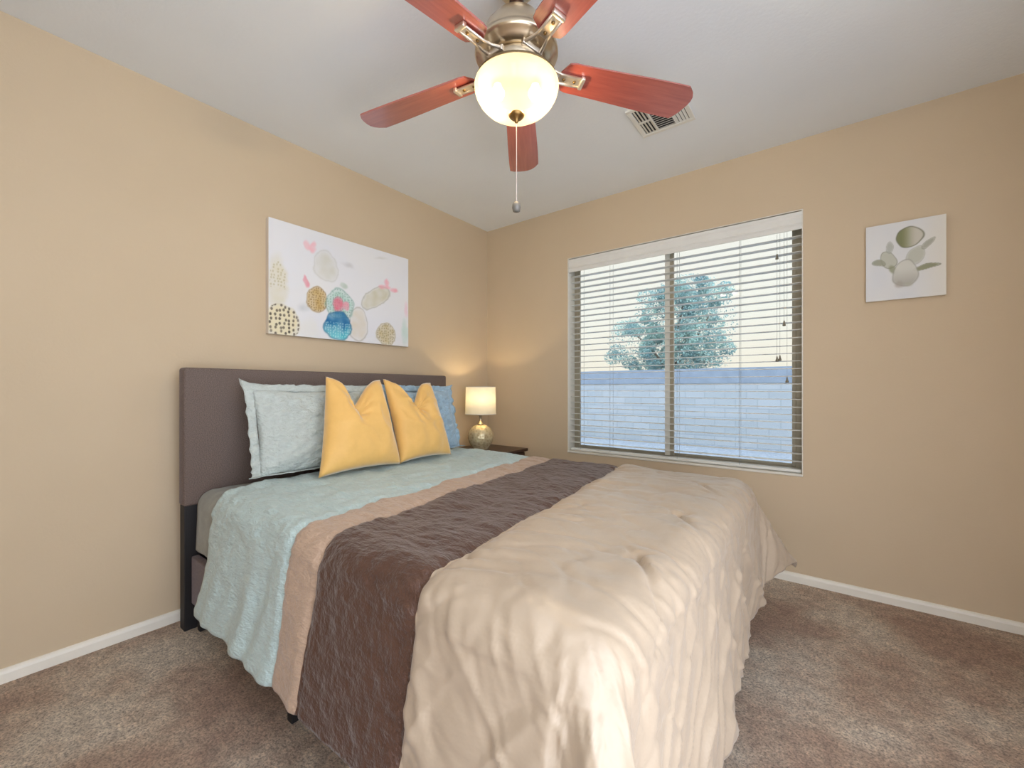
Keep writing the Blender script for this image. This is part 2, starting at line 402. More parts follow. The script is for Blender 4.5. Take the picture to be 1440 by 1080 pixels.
# ================================================================ BED
bed = thing('bed', 'dark brown upholstered platform bed with a tall plain headboard against the left wall', 'bed', (0, -1.421, 0))
HY = .787
bm = bx(.08, .15, -HY, HY, .55, 1.162, bev=.012, seg=3)
obj('headboard_panel', bm, M['upholstery'], bed, True)
for s in (-1, 1):
    obj('headboard_post', bx(.082, .14, s*(HY-.045)-.04, s*(HY-.045)+.04, 0, .553, bev=.003), M['black'], bed)
bm = bx(.152, 2.055, -.760, -.730, .12, .33, bev=.006); obj('side_rail', bm, M['upholstery'], bed, True)
bm = bx(.152, 2.055,  .745, .773, .12, .33, bev=.006); obj('side_rail', bm, M['upholstery'], bed, True)
obj('foot_rail', bx(2.025, 2.055, -.729, .744, .12, .33, bev=.006), M['upholstery'], bed, True)
obj('head_rail', bx(.1405, .1515, -.729, .744, .12, .33), M['black'], bed)
obj('slat_deck', bx(.153, 2.023, -.728, .743, .27, .305), M['black'], bed)
for x in (.18, 1.02, 1.98):
    for y in (-.725, 0, .745):
        if y == 0 and x != 1.02: continue
        bm = bmesh.new(); lathe(bm, [(0, 0), (.018, 0), (.026, .12), (.0, .12)], 14, (x, y, 0)) if y == 0 else box(bm, x-.016, x+.016, y-.016, y+.016, 0, .122, bev=.003)
        obj('leg', bm, M['black'], bed)

# mattress
bm = bx(.155, 2.03, -2.145, -.682, .31, .60, bev=.05, seg=4)
mt = tag(obj('mattress', bm, M['mattress'], None, True), 'thick mattress lying on the bed under the blanket and comforter', 'mattress')

# ---- drape: maps flat cloth to the bed
def drape(a, b, zt, rect, r, flare, lift=0, fold=0, corner_k=.18, cflare=.42, seed=0):
    xr, y0, y1 = rect
    qx = min(a, xr); qy = max(y0, min(y1, b))
    dx, dy = a-qx, b-qy
    s = math.hypot(dx, dy)
    if s < 1e-6: return Vector((a, b, zt)), 0, 0, Vector((0, 0, 1))
    nx, ny = dx/s, dy/s
    cn = 2*abs(nx*ny)
    s *= 1-corner_k*cn
    fl = flare+(cflare-flare)*cn**2.2
    q = r*PI/2
    if s < q:
        h = r*math.sin(s/r); z = -r*(1-math.cos(s/r)); t = 0
    else:
        t = s-q; h = r+t*math.sin(fl); z = -r-t*math.cos(fl)
    th = math.atan2(abs(nx), abs(ny))
    P = (qx + th*.38) if dx > 0 else qx
    if dx > 0:
        P = xr+.6+(qy-y0) if dy == 0 else (xr+th*.38 if dy < 0 else xr+.6+(y1-y0)+(PI/2-th)*.38+ .0)
    return Vector((qx+nx*h, qy+ny*h, zt+z)), t, P, Vector((nx, ny, 0))

def crease(x, y, seed, w): return max(0, 1-abs(nz(x, y, seed))*w)**1.6
def foot_(a, xr): return a > xr

S0, S1, S2 = .91, 1.065, 1.485     # stripe seams measured at the far edge
def shear(b): return .117*(-b-.6)
RECT = (2.04, -2.11, -.675); ZT = .652
TUFTS = [(2.03-.02, -1.772, .9), (1.985, -1.341, .8), (1.96, -.89, .6)]
PUCK = [(-2.03,), (-1.55,), (-1.13,), (-.75,)]
def comforter():
    # s grid with seam lines aligned
    def seq(a, b, st):
        n = max(1, round((b-a)/st)); return [a+(b-a)*i/n for i in range(n)]
    ss = seq(.20, S0, .009)+seq(S0, S1, .009)+seq(S1, S2, .0085)+seq(S2, 2.54, .0075)+[2.54]
    bs = seq(-2.11-.51, -.675+.46, .0078)+[-.675+.46]
    vs = []; 
    tags = []
    for i, s in enumerate(ss):
        row = []
        for b in bs:
            a = s+shear(b)
            if b < -2.15: a = s+shear(-2.15)+(-2.15-b)*.02
            # head edge swings footward on the near side
            if s < .6:
                k = 1-(s-.20)/.40
                a += k*.06*sstep(-1.85, -2.2, b)
            p, t, P, n = drape(a, b, ZT, RECT, .085, (.165 if b < -1.4 else .13) if a < RECT[0]-.001 else .03, cflare=.64 if b > -1.4 else .5)
            cream = s > S2
            # rest height: padding
            cs = [S0, S1, S2]
            seam = min(abs(s-c) for c in cs)
            up = 0
            if t == 0:
                up += .010*nz(a*4, b*4, 3)+.006*nz(a*9, b*9, 8)
            up -= .008*math.exp(-(seam/.014)**2)
            if cream:
                up += .012*sstep(0, .07, s-S2)
                for (tx, ty, st) in TUFTS:
                    ddx, ddy = a-tx-.0, b-ty
                    d = math.hypot(ddx, ddy)
                    up += .007*(1-math.exp(-(d/.2)**2))-.007
                    up -= .020*st*math.exp(-(d/.016)**2)
                    # crease running from tuft to the camera side
                    for ang, ln, dep in ((-.95, .14, .024), (2.4, .06, .014), (.5, .045, .010), (-2.0, .05, .010)):
                        ux, uy = math.cos(ang), math.sin(ang)
                        al = ddx*ux+ddy*uy; pe = -ddx*uy+ddy*ux
                        if al > 0: up -= dep*st*math.exp(-(pe/.0085)**2)*math.exp(-(al/ln)**2)
                # puckers radiating from the brown/cream seam
                for (py,) in PUCK:
                    d2 = b-py; ds = s-S2
                    up -= .016*math.exp(-(d2/.018)**2)*math.exp(-(ds/.05)**2)
                    up += .004*math.sin((d2-ds*.35)*95)*math.exp(-(d2/.16)**2)*math.exp(-(ds/.20)**2)*sstep(0, .02, ds)
                up += .006*nz(a*3.2+b*2, b*11-a*3, 1.7)*(1 if t == 0 else .6)-.0045*crease(a*4.5+b*3, b*7-a*2, 13, 6)-.003*crease(a*7, b*10+a*4, 17, 6)
            else:
                # crinkled quilting
                sd_ = max(0, RECT[1]-b)
                kk = (1-.7*sstep(.05, .3, sd_))*(.75 if s > S1 else 1)
                up += kk*(.0075*nz(a*12, b*26, 5)+.0045*nz(a*26, b*48, 9))
                up += .006*nz(a*6, b*9, 2)
            # normal direction at that point
            xr, y0, y1 = RECT
            sdist = math.hypot(a-min(a, xr), b-max(y0, min(y1, b)))
            ang = min(PI/2, sdist/.085)
            N = Vector((0, 0, 1))*math.cos(ang)+n*math.sin(ang) if sdist > 1e-6 else Vector((0, 0, 1))
            p = p+N*up
            if sdist > .03:
                ramp_ = sstep(.03, .42, sdist)
                if cream:
                    w1 = nz(P*3.6+sdist*.9, sdist*.9, 11)
                    f = (.42-abs(w1)*2.2)*(.040 if foot_(a, xr) else .030)
                    f += .014*nz(P*8-sdist*2.5, sdist*1.3, 21)
                    f += .013*(crease(P*4.3-sdist*3.5, sdist*1.6, 31, 5)-.2)+.010*(crease(P*6.5+sdist*4.5, sdist*1.8, 47, 5)-.2)
                    f += .008*(crease(P*13-sdist*6, sdist*2.6, 53, 4)-.25)*math.exp(-((sdist-.15)/.14)**2)
                    f = max(f, -.012)
                    p += n*(f*ramp_+.006*ramp_+.006*crease(P*16-sdist*7, sdist*3, 58, 4)*math.exp(-((sdist-.10)/.07)**2))
                elif s > S1:
                    p += n*(.014*nz(P*4, sdist*2, 51)*ramp_+.003*nz(P*24, sdist*26, 4))
                else:
                    p += n*(.022*nz(P*6.0, sdist*2.4, 61)*ramp_+.012*nz(P*13+sdist*4, sdist*3, 66)*ramp_+.0035*nz(P*20, sdist*34, 4))
                    p.z += .0
            # wavy hem
            if sdist > .3: p.z += (.012*nz(P*4, 1, 71)+.002*nz(P*17, 1, 75))*sstep(.3, .5, sdist)
            row.append(p)
        vs.append(row)
    me = bpy.data.meshes.new('comforter')
    nb = len(bs); verts = [tuple(p) for r in vs for p in r]; faces = []; mi = []
    for i in range(len(ss)-1):
        sm = (ss[i]+ss[i+1])/2
        k = 0 if sm < S0 else 1 if sm < S1 else 2 if sm < S2 else 3
        for j in range(nb-1):
            faces.append((i*nb+j, (i+1)*nb+j, (i+1)*nb+j+1, i*nb+j+1)); mi.append(k)
    me.from_pydata(verts, [], faces); me.polygons.foreach_set('material_index', mi)
    me.polygons.foreach_set('use_smooth', [True]*len(faces))
    for k in ('c_blue', 'c_tan', 'c_brown', 'c_cream'): me.materials.append(M[k])
    o = link('comforter', me)
    md = o.modifiers.new('thickness', 'SOLIDIFY'); md.thickness = .016; md.offset = -1
    return tag(o, 'comforter striped pale blue, tan, brown and champagne satin draped over the whole bed', 'comforter')
comforter()

def blanket():
    me = bpy.data.meshes.new('blanket'); ny = 150; nx = 34; vs = []
    B0, B1 = -2.095-.295, -.69+.295
    for i in range(nx+1):
        for j in range(ny+1):
            a = .158+.47*i/nx; b = B0+(B1-B0)*j/ny
            p, t, P, n = drape(a, b, .612, (3, -2.095, -.69), .066, .03)
            sd = max(0, -2.09-b, b+.685)
            if sd > .02: p += n*(.012*nz(a*14, sd*3, 5)*sstep(.02, .25, sd))
            else: p.z += .003*nz(a*20, b*20)
            vs.append(tuple(p))
    fs = [(i*(ny+1)+j, (i+1)*(ny+1)+j, (i+1)*(ny+1)+j+1, i*(ny+1)+j+1) for i in range(nx) for j in range(ny)]
    me.from_pydata(vs, [], fs); me.polygons.foreach_set('use_smooth', [True]*len(fs)); me.materials.append(M['grey_sheet'])
    o = link('blanket', me); md = o.modifiers.new('thickness', 'SOLIDIFY'); md.thickness = .006; md.offset = -1
    return tag(o, 'thin grey blanket showing between the headboard and the edge of the comforter', 'blanket')
blanket()

# ================================================================ PILLOWS
def pillow_bm(c, thick, chop=0, chopw=.35, edge=.02, seed=0, n=44, wr=1.0, pinch=.5):
    """c: bottom-left, bottom-right, top-right, top-left corners (Vectors); left/right seen from the foot"""
    bl, br, tr, tl = [Vector(v) for v in c]
    N = ((br-bl).cross(tl-bl)).normalized()   # faces the foot of the bed
    bm = bmesh.new(); F = {}; Bk = {}
    for i in range(n+1):
        for j in range(n+1):
            u = i/n; v = j/n; U = 2*u-1; V = 2*v-1
            # pull edges inwards between the corners
            eu = edge*(1-V*V); ev = edge*(1-U*U)
            uu = .5+.5*U*(1-eu*2*abs(U)); vv = .5+.5*V*(1-ev*2*abs(V))
            p = bl*(1-uu)*(1-vv)+br*uu*(1-vv)+tr*uu*vv+tl*(1-uu)*vv
            h = (bl-tl).length
            ch = math.exp(-(abs(U)/chopw)**1.7) if chop else 0
            p -= (tl-bl).normalized()*chop*ch*sstep(.35, 1, v)
            th = thick*(max(0, 1-abs(U)**2.6)**pinch)*(max(0, 1-abs(V)**2.6)**pinch)
            th *= 1+.25*(.4-v)
            if chop: th *= 1-.35*ch*sstep(.45, .95, v)
            env = min(1, 4*(1-abs(U)))*min(1, 4*(1-abs(V)))
            w = wr*env*(.006*(1 if not chop else 0)*nz(u*22+seed, v*15+u*6, 4)+.010*nz(u*3+seed, v*3, 1)+.006*nz(u*7+seed, v*5, 2))
            if chop:   # folds fanning out of the chop
                ang = math.atan2(V-.75, U); rad = math.hypot(U, V-.75)
                w += wr*env*(.011*math.sin(ang*9+seed*2)*math.exp(-(rad/.5)**2)+.010*(crease(u*2.6+v*1.4+seed, v*2.2-u, 7, 5)-.25)*sstep(.1, .5, v))
            else:
                w += wr*env*(.008*(1-abs(nz(u*6-v*5+seed, v*7+u*2, 3))*3)+.008*crease(u*9-v*7+seed, v*8+u*4, 6, 5)+.006*crease(u*13+v*5+seed, v*12, 16, 5))
            p += (tl-bl).normalized()*(.010*nz(u*3.5+seed, v*2, 12)+.004*nz(u*11+seed, v*9, 14))*sstep(.05, .6, v)
            side = i in (0, n) or j in (0, n)
            if side:
                q = bm.verts.new(p); F[i, j] = q; Bk[i, j] = q
            else:
                F[i, j] = bm.verts.new(p+N*(th+w)); Bk[i, j] = bm.verts.new(p-N*th*.75)
    for i in range(n):
        for j in range(n):
            bm.faces.new((F[i, j], F[i+1, j], F[i+1, j+1], F[i, j+1])); bm.faces.new((Bk[i, j], Bk[i, j+1], Bk[i+1, j+1], Bk[i+1, j]))
    return bm
def place_pillow(name, c, m, label, cat, group, thick, **k):
    b = Vector(c[0])*.5+Vector(c[1])*.5
    cc = [Vector(v)-b for v in c]
    fl = k.pop('flange', 0)
    if not fl:
        o = obj(name, pillow_bm(cc, thick, **k), m, None, True, loc=b); return tag(o, label, cat, group)
    t = thing(name, label, cat, b, 0, group)
    obj('cushion', pillow_bm(cc, thick, **k), m, t, True)
    # ruffled flange border
    bl, br, tr, tl = cc; cen = (bl+br+tr+tl)/4
    N = ((br-bl).cross(tl-bl)).normalized(); bm = bmesh.new(); per = []
    for A, B in ((bl, br), (br, tr), (tr, tl), (tl, bl)):
        for i in range(40):
            per.append(A.lerp(B, i/40))
    rows = []
    X = (br-bl).normalized(); Y = (tl-bl).normalized(); hw = (br-bl).length/2; hh = (tl-bl).length/2
    for k_ in range(5):
        f = k_/4; row = []
        for i, p in enumerate(per):
            d = p-cen; x = d.dot(X); y = d.dot(Y)
            q = cen+X*(x*(1-.03+(fl+.03*hw)/hw*f))+Y*(y*(1-.03+(fl+.03*hh)/hh*f))
            cor = (abs(x)/hw)**10*(abs(y)/hh)**10
            q += (X*(1 if x > 0 else -1)+Y*(1 if y > 0 else 0))*.022*cor*f+Y*(.010*nz(i*.13, 4)+.005*nz(i*.6, 3))*f*(1 if y > 0 else 0)
            q += N*(.010*math.sin(i*.8+nz(i*.2)*6)*f+.006*nz(i*.5, f))
            if q.z < .004 and k_ > 0: q += N*(.3*(.004-q.z)); q.z = .004
            row.append(bm.verts.new(q))
        rows.append(row)
    L = len(per)
    for a, b_ in zip(rows, rows[1:]):
        for i in range(L): bm.faces.new((a[i], a[(i+1) % L], b_[(i+1) % L], b_[i]))
    f_ = obj('flange', bm, m, t, True, norm=False); md = f_.modifiers.new('thickness', 'SOLIDIFY'); md.thickness = .004; md.offset = 0
    return t
zb = .672
# back sleeping pillows, shams, then the two mustard cushions
place_pillow('sleeping_pillow', [(.245, -1.88, zb), (.245, -1.22, zb), (.20, -1.20, 1.09), (.20, -1.87, 1.085)], M['sham2'],
             'pale blue pillow behind the left sham, only its top edge showing', 'pillow', 'pillows at the back', .028, edge=.03, seed=3)
place_pillow('sleeping_pillow', [(.245, -1.19, zb), (.245, -.70, zb), (.20, -.72, 1.085), (.20, -1.19, 1.10)], M['sham2'],
             'pale blue pillow behind the right sham against the headboard', 'pillow', 'pillows at the back', .028, edge=.03, seed=9)
place_pillow('pillow_sham', [(.37, -1.99, zb), (.37, -1.38, zb), (.285, -1.38, 1.055), (.285, -1.99, 1.06)], M['sham'],
             'crinkled pale grey-blue sham with ruffled edge, nearest the camera behind the left mustard cushion', 'pillow', 'crinkled shams', .054, edge=.02, seed=5, flange=.028, wr=1.3)
place_pillow('pillow_sham', [(.37, -1.29, zb), (.37, -.74, zb), (.285, -.75, 1.055), (.285, -1.29, 1.06)], M['sham2'],
             'crinkled sky blue sham with ruffled edge, behind the right mustard cushion nearest the lamp', 'pillow', 'crinkled shams', .054, edge=.02, seed=6, flange=.028, wr=1.3)
place_pillow('throw_cushion', [(.565, -1.823, zb-.006), (.565, -1.368, zb-.006), (.42, -1.397, 1.118), (.42, -1.71, 1.130)], M['yellow'],
             'mustard velvet throw cushion with chopped top, the one nearer the camera and further left', 'cushion', 'mustard cushions', .085, chop=.14, edge=.03, seed=1, wr=.9)
place_pillow('throw_cushion', [(.55, -1.362, zb-.006), (.55, -.98, zb-.006), (.41, -1.025, 1.111), (.41, -1.372, 1.122)], M['yellow'],
             'mustard velvet throw cushion with chopped top, the one further right nearer the lamp', 'cushion', 'mustard cushions', .08, chop=.13, edge=.03, seed=4, wr=1.3)

# ================================================================ NIGHTSTAND AND LAMP
ns = thing('nightstand', 'small dark espresso nightstand in the corner between the bed and window wall', 'nightstand', (.03, -.31, 0))
obj('nightstand_top', bx(0, .47, -.22, .22, .578, .60, bev=.004), M['espresso'], ns)
obj('body', bx(.01, .44, -.205, .205, .16, .5775), M['espresso'], ns)
dw = obj('drawer', bx(.441, .455, -.195, .195, .39, .57, bev=.003), M['espresso'], ns)
obj('knob', lathe(bmesh.new(), [(0, 0), (.006, 0), (.006, .012), (.013, .018), (.011, .026), (0, .028)], 16), M['brass'], dw, True).matrix_local = Matrix.Translation((.455, 0, .48)) @ Matrix.Rotation(PI/2, 4, 'Y')
dw = obj('drawer', bx(.441, .455, -.195, .195, .18, .38, bev=.003), M['espresso'], ns)
obj('knob', lathe(bmesh.new(), [(0, 0), (.006, 0), (.006, .012), (.013, .018), (.011, .026), (0, .028)], 16), M['brass'], dw, True).matrix_local = Matrix.Translation((.455, 0, .28)) @ Matrix.Rotation(PI/2, 4, 'Y')
for x in (.03, .41):
    for y in (-.185, .185):
        obj('leg', bx(x-.018, x+.018, y-.018, y+.018, 0, .16, bev=.002), M['espresso'], ns)

lamp = thing('table_lamp', 'table lamp with round mercury glass base and white drum shade on the nightstand', 'lamp', (.245, -.365, .6005))
base = [(0, 0), (.055, 0), (.06, .004), (.062, .012), (.072, .025), (.090, .055), (.099, .09), (.096, .125), (.08, .158), (.05, .181), (.026, .189), (.0, .19)]
obj('lamp_base', lathe(bmesh.new(), base, 40), M['lampbase'], lamp, True)
obj('lamp_neck', lathe(bmesh.new(), [(0, .19), (.026, .19), (.026, .2), (.012, .206), (.010, .25), (.015, .255), (.015, .3), (0, .302)], 24), M['nickel'], lamp, True)
bm = bmesh.new(); lathe(bm, [(.118, .27), (.114, .482)], 56)
sh = obj('lamp_shade', bm, M['shade'], lamp, True); md = sh.modifiers.new('t', 'SOLIDIFY'); md.thickness = .002
for zz, rr in ((.272, .1185), (.480, .1145)):
    obj('shade_ring', tube(bmesh.new(), [(rr*math.cos(a*PI/24), rr*math.sin(a*PI/24), zz) for a in range(49)], .0022, 6), M['plastic'], sh, True)
for a in (0, 2*PI/3, 4*PI/3):
    obj('shade_spoke', tube(bmesh.new(), [(.012*math.cos(a), .012*math.sin(a), .285), (.117*math.cos(a), .117*math.sin(a), .273)], .0015, 5), M['plastic'], sh, True)
M['bulb'] = m_glow('lit_bulb', (255, 240, 210), (255, 224, 170), 1.0, .3)
obj('bulb', lathe(bmesh.new(), [(0, .302), (.014, .304), (.016, .32), (.028, .35), (.029, .365), (.02, .385), (0, .393)], 20), M['bulb'], lamp, True)
lt = light('lamp_light', 'POINT', (0, 0, .40), 1.6, (1, .78, .48), shadow_soft_size=.012); lt.parent = lamp

# ================================================================ CEILING FAN
FX, FY = 1.567, -1.68
fan = thing('ceiling_fan', 'five-blade mahogany ceiling fan with nickel motor and lit frosted bowl light', 'ceiling fan', (FX, FY, 0))
obj('canopy', lathe(bmesh.new(), [(.0, 2.4395), (.072, 2.4395), (.074, 2.43), (.066, 2.40), (.045, 2.375), (.028, 2.368), (0, 2.368)], 40), M['nickel'], fan, True)
obj('ball_joint', lathe(bmesh.new(), [(0, 2.372), (.02, 2.37), (.024, 2.355), (.018, 2.34), (.014, 2.33), (0, 2.329)], 24), M['dark_ball'], fan, True)
obj('motor_housing', lathe(bmesh.new(), [(0, 2.332), (.025, 2.331), (.032, 2.322), (.05, 2.308), (.08, 2.282), (.108, 2.245), (.125, 2.212), (.131, 2.196), (.131, 2.190), (.137, 2.186), (.138, 2.174), (.134, 2.168), (.128, 2.166), (.120, 2.158), (.108, 2.150), (.096, 2.145), (0, 2.144)], 56), M['nickel'], fan, True)
obj('switch_housing', lathe(bmesh.new(), [(0, 2.1435), (.094, 2.1435), (.097, 2.135), (.095, 2.12), (.09, 2.105), (.088, 2.098), (0, 2.097)], 48), M['nickel'], fan, True)
obj('light_fitter', lathe(bmesh.new(), [(0, 2.0965), (.10, 2.0965), (.125, 2.094), (.134, 2.088), (.134, 2.083), (.128, 2.081), (0, 2.081)], 56), M['fitter'], fan, True)
bowl = [(.128, 2.0805), (.137, 2.078), (.1395, 2.071), (.1385, 2.058), (.134, 2.044), (.124, 2.026), (.108, 2.008), (.086, 1.993), (.06, 1.983), (.03, 1.978), (0.0, 1.977)]
b_ = obj('bowl_shade', lathe(bmesh.new(), bowl, 64), M['bowl'], fan, True)
obj('finial', lathe(bmesh.new(), [(0, 1.984), (.026, 1.981), (.027, 1.976), (.02, 1.968), (.008, 1.963), (.007, 1.957), (.004, 1.951), (0, 1.949)], 28), M['brass'], fan, True)
for s in (-1, 1):
    # bulbs sit left and right as seen from the foot corner of the bed
    a = math.atan2(450, 592); bxp, byp = s*.062*math.cos(a), s*.062*math.sin(a)
    obj('bulb', lathe(bmesh.new(), [(0, 2.079), (.012, 2.079), (.014, 2.07), (.022, 2.055), (.022, 2.045), (.015, 2.032), (0, 2.028)], 18, (bxp, byp, 0)), M['bulb'], fan, True)
    l2 = light('bulb_light', 'POINT', (bxp*1.15, byp*1.15, 2.030), 10.5, (1, .93, .80), shadow_soft_size=.02); l2.parent = fan
blade_mesh = None
def blade_bm():
    bm = bmesh.new(); n = 26; rows = []
    for i in range(n+1):
        f = i/n; r = .155+(.672-.155)*f
        wdt = .055+.014*sstep(0, .9, f)
        if f < .07: wdt *= math.sqrt(max(.0, 1-((.07-f)/.07)**2))*.75+.25
        row = []
        for j in range(9):
            g = j/8*2-1
            rr = r
            if f > .8: rr -= (abs(g-.25)**3)*.03*((f-.8)/.2)+ .02*(g)*((f-.8)/.2)
            row.append((rr, g*wdt, 0))
        rows.append(row)
    tv = [[bm.verts.new((x, y, .003)) for x, y, z in r] for r in rows]; bv = [[bm.verts.new((x, y, -.003)) for x, y, z in r] for r in rows]
    for i in range(n):
        for j in range(8):
            bm.faces.new((tv[i][j], tv[i+1][j], tv[i+1][j+1], tv[i][j+1])); bm.faces.new((bv[i][j], bv[i][j+1], bv[i+1][j+1], bv[i+1][j]))
    def wall(t, b):
        for k in range(len(t)-1): bm.faces.new((t[k], t[k+1], b[k+1], b[k]))
    wall(tv[0], bv[0]); wall(tv[-1], bv[-1]); wall([r[0] for r in tv], [r[0] for r in bv]); wall([r[-1] for r in tv], [r[-1] for r in bv])
    return bm
def bracket_bm():
    bm = bmesh.new()
    # two arched arms from the hub joined by a ladder plate under the blade root
    for s in (-1, 1):
        tube(bm, [(.09, s*.030, -.004), (.105, s*.028, -.006), (.13, s*.022, -.011), (.155, s*.017, -.012), (.235, s*.016, -.011)], [.006, .006, .005, .0045, .0045], 8)
    box(bm, .15, .238, -.016, .016, -.012, -.006, bev=.002)
    box(bm, .228, .242, -.022, .022, -.018, -.003, bev=.003)
    box(bm, .09, .102, -.036, .036, -.012, .004, bev=.002)
    return bm
angs = [53.5, 123.3, 190.5, 262.5, 338.0]
pb = pk = None
for k, a in enumerate(angs):
    if pb is None:
        pb = obj('blade', blade_bm(), M['blade'], fan); pk = obj('blade_bracket', bracket_bm(), M['bracket'], fan, True); B, K = pb, pk
        sc0 = [obj('screw', lathe(bmesh.new(), [(0, -.0165), (.004, -.016), (.006, -.0125), (0, -.0125)], 10, (x, 0, 0)), M['brass'], pk, True) for x in (.168, .208)]
    else:
        B = pb.copy(); COL.objects.link(B); K = pk.copy(); COL.objects.link(K)
        for s_ in sc0:
            q = s_.copy(); COL.objects.link(q); q.parent = K
        B.parent = fan; K.parent = fan
    R = Matrix.Translation((0, 0, 2.140)) @ Matrix.Rotation(math.radians(a), 4, 'Z') @ Matrix.Rotation(math.radians(-11), 4, 'X')
    B.matrix_local = R; K.matrix_local = R
ch = obj('pull_chain', tube(bmesh.new(), [(0, 0, 1.955), (.0004, 0, 1.85), (0, 0, 1.69)], .0012, 6), M['chain'], fan)
obj('fob', lathe(bmesh.new(), [(0, 1.692), (.006, 1.69), (.013, 1.682), (.0145, 1.67), (.012, 1.658), (0, 1.654)], 20), M['fob'], ch, True)

# ceiling vent
V = thing('ceiling_vent', 'square white louvred air vent in the ceiling behind a fan blade', 'vent', (1.72, -.675, 2.4395))
hw = .133
bm = bmesh.new()
for a in ((-hw, hw, -hw, -hw+.022), (-hw, hw, hw-.022, hw), (-hw, -hw+.022, -hw+.022, hw-.022), (hw-.022, hw, -hw+.022, hw-.022)):
    box(bm, a[0], a[1], a[2], a[3], -.009, 0, bev=.002)
obj('vent_frame', bm, M['vent'], V)
obj('duct_backing', bx(-hw+.022, hw-.022, -hw+.022, hw-.022, -.0008, 0), M['vent_dark'], V)
def louvre(x0, x1, y0, y1, tilt, along):
    bm = bmesh.new(); cx, cy = (x0+x1)/2, (y0+y1)/2; lx, ly = (x1-x0)/2, (y1-y0)/2
    box(bm, -lx, lx, -ly, ly, -.0006, .0006)
    o = obj('louvre', bm, M['vent'], V, loc=(cx, cy, -.0055))
    o.rotation_euler = (tilt, 0, 0) if along == 'x' else (0, tilt, 0)
inn = hw-.024
for k in range(4):     # side banks, louvres running along y in two rows
    for y0_, y1_ in ((-inn, -.004), (.004, inn)):
        xx = -inn+.008+k*.016; louvre(xx-.006, xx+.006, y0_, y1_, .5, 'y')
        xx = inn-.008-k*.016; louvre(xx-.006, xx+.006, y0_, y1_, -.5, 'y')
for k in range(12):    # middle bank
    yy = -inn+.01+k*(2*inn-.02)/11; louvre(-inn+.066, inn-.066, yy-.007, yy+.007, .5, 'x')
bm = bmesh.new(); box(bm, -inn, -inn+.064, -.004, .004, -.009, -.002); box(bm, inn-.064, inn, -.004, .004, -.009, -.002)
box(bm, -inn+.062, -inn+.066, -inn, inn, -.009, -.002); box(bm, inn-.066, inn-.062, -inn, inn, -.009, -.002)
obj('divider', bm, M['vent'], V)

# ================================================================ CANVASES
def mixc(a, b, t): return tuple(a[i]*(1-t)+b[i]*t for i in range(3))
def canvas(name, w, h, d, res, paint, label):
    """local x: across, z: up, painted face towards -y, back at y=0"""
    root = thing(name, label, 'painting')
    bm = bx(-w/2, w/2, -d+.0008, 0, -h/2, h/2, bev=.002); obj('canvas_frame', bm, mat_plain(name+'_edge', (222, 214, 200), .8, var=4), root)
    nx, nyy = int(w/res), int(h/res); vs = []; cols = []
    for j in range(nyy+1):
        for i in range(nx+1):
            u, v = i/nx, j/nyy
            vs.append((w*(u-.5), -d, h*(v-.5))); cols.append(paint(u, v))
    fs = [(j*(nx+1)+i, j*(nx+1)+i+1, (j+1)*(nx+1)+i+1, (j+1)*(nx+1)+i) for j in range(nyy) for i in range(nx)]
    me = bpy.data.meshes.new(name+'_art'); me.from_pydata(vs, [], fs)
    ca = me.color_attributes.new('paint', 'FLOAT_COLOR', 'POINT'); flat = []
    for c in cols: flat += list(s2l(tuple(max(0, min(255, x)) for x in c)))
    ca.data.foreach_set('color', flat); me.materials.append(m_attr(name+'_paint'))
    link('painted_face', me, root)
    return root
def pad(u, v, cx, cy, rx, ry, rot, asp):
    x = (u-cx)*asp; y = v-cy; c, s = math.cos(rot), math.sin(rot); X = (x*c+y*s)/rx; Y = (-x*s+y*c)/ry
    X *= 1+.18*Y   # broader at the top
    return math.hypot(X, Y)
def wash(c, d, col, op, edge=.0, ecol=None, soft=.06):
    a = (1-sstep(1-soft, 1+soft*.3, d))*op
    c = mixc(c, col, a)
    if edge:
        e_ = math.exp(-((d-.95)/.05)**2)*edge; c = mixc(c, ecol or tuple(x*.6 for x in col), e_)
    return c
def dots(c, u, v, asp, d, lim, scale, col, op, seed=0, rad=.3):
    if d > lim: return c
    X, Y = u*asp*scale, v*scale; i, j = math.floor(X), math.floor(Y); best = 9
    for a in (-1, 0, 1):
        for b in (-1, 0, 1):
            px = i+a+.5+.3*nz((i+a)*1.7+seed+.3, (j+b)*2.3, 5)*2; py = j+b+.5+.3*nz((i+a)*2.9, (j+b)*1.3+seed+.7, 9)*2
            best = min(best, math.hypot(X-px, (Y-py)*.75))
    return mixc(c, col, op*(1-sstep(rad*.6, rad, best)))
